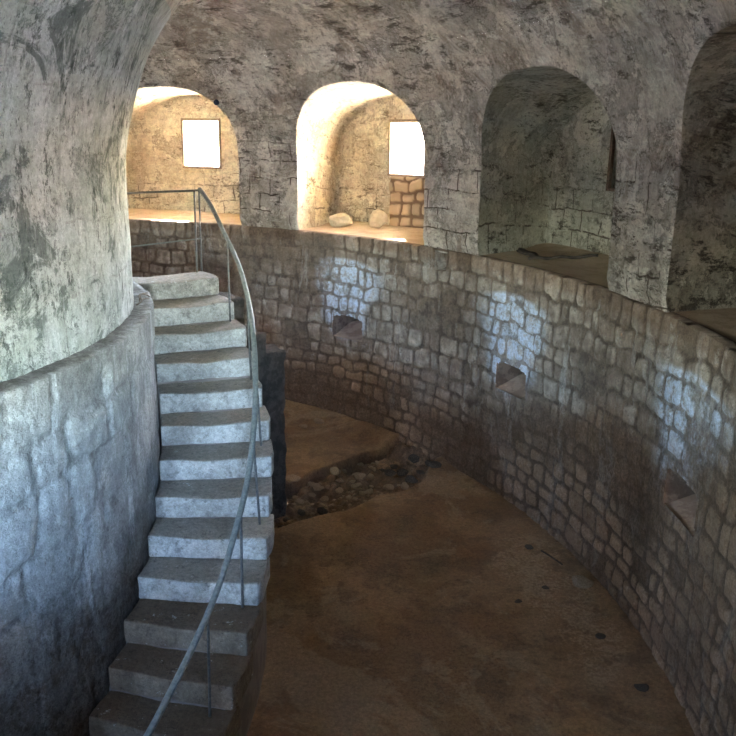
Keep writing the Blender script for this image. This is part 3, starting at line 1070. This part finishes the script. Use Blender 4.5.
# bent dark branch and blackened heap in the dim casemate
br = [at(10.35 + .085 * k, 31.0 - .0 * k + .25 * math.sin(k * .6), .025 + .02 * math.sin(k * .5) ** 2 + gz(10.35 + .085 * k, 31)) for k in range(2)]
P = []
for k in range(22):
    f = k / 21
    a_, r_ = 27.6 + .5 * math.sin(f * 2.6), 10.35 + 1.0 * f
    P.append(at(r_, a_ - 1.9 * f, gz(r_, a_) + .03 + .012 * math.sin(f * 15)))
o = link('fallen_branch', tube_mesh(P, .022, 7), M_RUBD)
tagit(o, 'bent dark branch lying on the floor of the dim greenish casemate', 'branch')
place('debris_heap', rock_mesh(.7, .16, .06, 14, 4, .8), M_RUBD, at(10.75, 30.6, gz(10.75, 30.6) + .0), rad(100),
      'low blackened heap against the left wall of the dim greenish casemate', 'debris')


def floor_z(r, a):
    x, y = r * math.cos(rad(a)), r * math.sin(rad(a))
    X, Y, Rr_, A_ = np.array([x]), np.array([y]), np.array([r]), np.array([a])
    z = ZF + .02 * (fbm(X * .8, Y * .8, 0, 50, 4) - .5)
    near = 30.4 + 3.2 * sstep(8.8, 9.9, Rr_) + 1.4 * sstep(7.6, 8.4, Rr_) + .9 * (vn(Rr_ * 3, Rr_ * 0, 0, 5) - .5)
    far = 39.8 + 1.4 * sstep(7.3, 8.3, Rr_) + .8 * (vn(Rr_ * 4, Rr_ * 0 + 2, 0, 6) - .5)
    tr = sstep(-.2, .25, A_ - near) * sstep(.12, -.12, A_ - far)
    lump = fbm(X * 5, Y * 5, 0, 51, 4)
    z = z - tr * (.16 - .30 * (lump - .45)) - .15 * sstep(.35, .6, fbm(X * 1.5, Y * 1.5, 0, 55, 3)) * np.exp(-((A_ - far + .45) / .35) ** 2)
    heap = sstep(9.35, 9.95, Rr_ + .3 * (vn(A_ / 2.5, A_ * 0, 0, 8) - .5)) * (sstep(32, 37, A_) * .9 + .15)
    return float((z + heap * .16 + .02 * heap * (lump - .5))[0])


rs = np.random.RandomState(12)
rocks = [rock_mesh(1, 1, .7, 100 + k, 2, .4) for k in range(8)]
for m in rocks:
    m.materials.append(M_RUB)
rocksd = [m.copy() for m in rocks]
for m in rocksd:
    m.materials.clear(); m.materials.append(M_RUBD)
placed = []


def scatter(count, rfun, smin, smax, meshes, name, label, group):
    k = tries = 0
    while k < count and tries < count * 60:
        tries += 1
        r_, a_ = rfun()
        sz = rs.uniform(smin, smax)
        x, y = r_ * math.cos(rad(a_)), r_ * math.sin(rad(a_))
        if any((x - px) ** 2 + (y - py) ** 2 < ((sz + ps) * .72) ** 2 for px, py, ps in placed):
            continue
        placed.append((x, y, sz))
        o = bpy.data.objects.new(name, meshes[rs.randint(len(meshes))])
        COL.objects.link(o)
        o.location = (x, y, floor_z(r_, a_) - .012)
        o.scale = (sz, sz * rs.uniform(.6, 1), sz * rs.uniform(.5, .9))
        o.rotation_euler = (0, 0, rs.uniform(0, 6.28))
        tagit(o, label, 'stone', group)
        k += 1


scatter(32, lambda: (rs.uniform(9.0, 9.78), rs.uniform(34.0, 38.8)), .10, .25, rocksd, 'rubble_stone',
        'small blackened stone heaped where the trench meets the pit wall', 'blackened stones at the trench end')
scatter(14, lambda: (rs.uniform(6.75, 7.6), rs.uniform(30.8, 33.5)), .09, .19, rocksd, 'rubble_stone',
        'small dark stone at the trench end beside the stairs', 'dark stones at the stair end of the trench')
scatter(46, lambda: (rs.uniform(7.2, 9.3), rs.uniform(36.0, 40.6)), .08, .24, rocks, 'rubble_stone',
        'small brown stone along the far edge of the broken trench', 'brown stones along the far trench edge')
scatter(44, lambda: (rs.uniform(7.3, 9.2), rs.uniform(32.3, 36.5)), .05, .16, rocks, 'rubble_stone',
        'small brown stone in the middle of the broken trench', 'brown stones in the trench')
# single stones on the smooth floor
for (r_, a_, s_, m, lab) in ((9.70, 11.3, .24, rocks[2], 'largest grey stone lump on the floor at the foot of the pit wall'),
                             (9.48, 17.3, .12, rocksd[1], 'dark pebble at the far end of the thin stick on the pit floor'),
                             (9.25, 11.4, .08, rocksd[5], 'dark pebble on the sandy floor left of the grey stone lump'),
                             (8.82, 9.9, .08, rocksd[0], 'lone dark pebble farthest from the pit wall on the sandy floor'),
                             (9.50, 5.1, .10, rocksd[6], 'dark pebble midway along the sandy strip by the pit wall'),
                             (9.62, -.1, .13, rocksd[3], 'larger dark stone on the floor below the nearest niche'),
                             (9.25, 51.7, .17, rocks[4], 'brown stone beyond the trench, farther from the far wall'),
                             (9.55, 51.0, .20, rocks[1], 'brown stone beyond the trench, closer to the far wall')):
    o = bpy.data.objects.new('floor_stone', m); COL.objects.link(o)
    o.location = at(r_, a_, floor_z(r_, a_) - .008)
    o.scale = (s_, s_ * .8, s_ * .6)
    tagit(o, lab, 'stone')
P = [at(9.59 + .015 * k, 16.5 - .4 * k, floor_z(9.59 + .015 * k, 16.5 - .4 * k) + .014) for k in range(7)]
tagit(link('stick', tube_mesh(P, .011, 6), M_RUBD), 'thin dark stick on the pit floor near the wall', 'stick')
# dry twigs on the drum ledge by the top step
for k, (a_, l_) in enumerate(((13.5, .30), (15.2, .22), (17.0, .34))):
    P = []
    for q in range(8):
        f = q / 7
        P.append(at(4.735 + .10 * f + .02 * math.sin(q + k), a_ + (f - .5) * l_ * 12, .052 + .05 * math.sin(f * 3.1) * (1 if k % 2 else .5)))
    tagit(link('dry_twig', tube_mesh(P, .006, 5), M_TWIG), 'thin dry twig lying on the drum ledge beside the upper steps', 'twig', 'twigs on the drum ledge')
# small dark blue round marker on the arch head
ma, mz = 65.4, 2.24
mr = float(rv(mz)) - .02
bm = bmesh.new(); bmesh.ops.create_cone(bm, cap_ends=True, segments=20, radius1=.055, radius2=.045, depth=.05)
me = bpy.data.meshes.new('marker'); bm.to_mesh(me); bm.free()
o = link('round_marker', me, M_BLUE, smooth=False)
o.location = at(mr, ma, mz)
o.rotation_euler = (0, -PI / 2, 0)
o.rotation_euler = Vector((-math.cos(rad(ma)), -math.sin(rad(ma)), -.3)).to_track_quat('Z', 'Y').to_euler()
tagit(o, 'small dark blue round marker fixed above the arch beside the drum', 'marker')

# ------------------------------------------------------------------ light: sun, sky, daylight sampling at the windows
SUN_AZ, SUN_EL = 76.0, 34.0
sv = Vector((math.cos(rad(SUN_AZ)) * math.cos(rad(SUN_EL)), math.sin(rad(SUN_AZ)) * math.cos(rad(SUN_EL)), math.sin(rad(SUN_EL))))
sun = bpy.data.lights.new('sun', 'SUN')
sun.energy = 76
sun.angle = rad(.6)
sun.color = (1, .90, .76)
so = bpy.data.objects.new('sun', sun)
COL.objects.link(so)
so.rotation_euler = sv.to_track_quat('Z', 'Y').to_euler()
w = bpy.data.worlds.new('sky')
sc.world = w
w.use_nodes = True
nt = w.node_tree
nt.nodes.clear()
sky = nt.nodes.new('ShaderNodeTexSky')
sky.sky_type = 'NISHITA'
sky.sun_disc = False
sky.sun_elevation = rad(SUN_EL)
sky.sun_rotation = rad(90 - SUN_AZ)
bg = nt.nodes.new('ShaderNodeBackground')
bg.inputs['Strength'].default_value = 6.4
wo = nt.nodes.new('ShaderNodeOutputWorld')
tint = nt.nodes.new('ShaderNodeMix')
tint.data_type = 'RGBA'
tint.blend_type = 'MULTIPLY'
tint.inputs[0].default_value = 1
tint.inputs[7].default_value = (.92, .985, 1.10, 1)
nt.links.new(sky.outputs[0], tint.inputs[6])
nt.links.new(tint.outputs[2], bg.inputs[0])
nt.links.new(bg.outputs[0], wo.inputs[0])
for cen, nrm, psz in portals:
    l = bpy.data.lights.new('daylight_portal', 'AREA')
    l.shape = 'RECTANGLE'
    l.size, l.size_y = psz
    l.cycles.is_portal = True
    lo = bpy.data.objects.new('daylight_portal', l)
    COL.objects.link(lo)
    lo.location = tuple(cen + nrm * .01)
    lo.rotation_euler = Vector(tuple(nrm)).to_track_quat('Z', 'Y').to_euler()

# ------------------------------------------------------------------ camera
TH, ROLL, FPX = .274707518, -.0166716765, 814.713764
c_, s_ = math.cos(ROLL), math.sin(ROLL)
right = Vector((c_, -s_ * math.sin(TH), -s_ * math.cos(TH)))
down = Vector((-s_, -c_ * math.sin(TH), -c_ * math.cos(TH)))
fwd = Vector((0, math.cos(TH), -math.sin(TH)))
cam = bpy.data.cameras.new('camera')
cam.lens = 36 * FPX / 736
cam.sensor_width = 36
cam.clip_start = .05
cam.clip_end = 500
co = bpy.data.objects.new('camera', cam)
COL.objects.link(co)
m = Matrix((right, -down, -fwd)).transposed().to_4x4()
m.translation = Vector((6.90349519, -6.84275346, 1.65))
co.matrix_world = m
sc.camera = co

sc.view_settings.view_transform = 'Standard'
sc.view_settings.look = 'None'
sc.view_settings.gamma = 1
sc.view_settings.use_curve_mapping = False
sc.view_settings.exposure = 4.05
sc.cycles.use_denoising = True
sc.cycles.max_bounces = 14
sc.cycles.diffuse_bounces = 10
sc.cycles.sample_clamp_indirect = 8
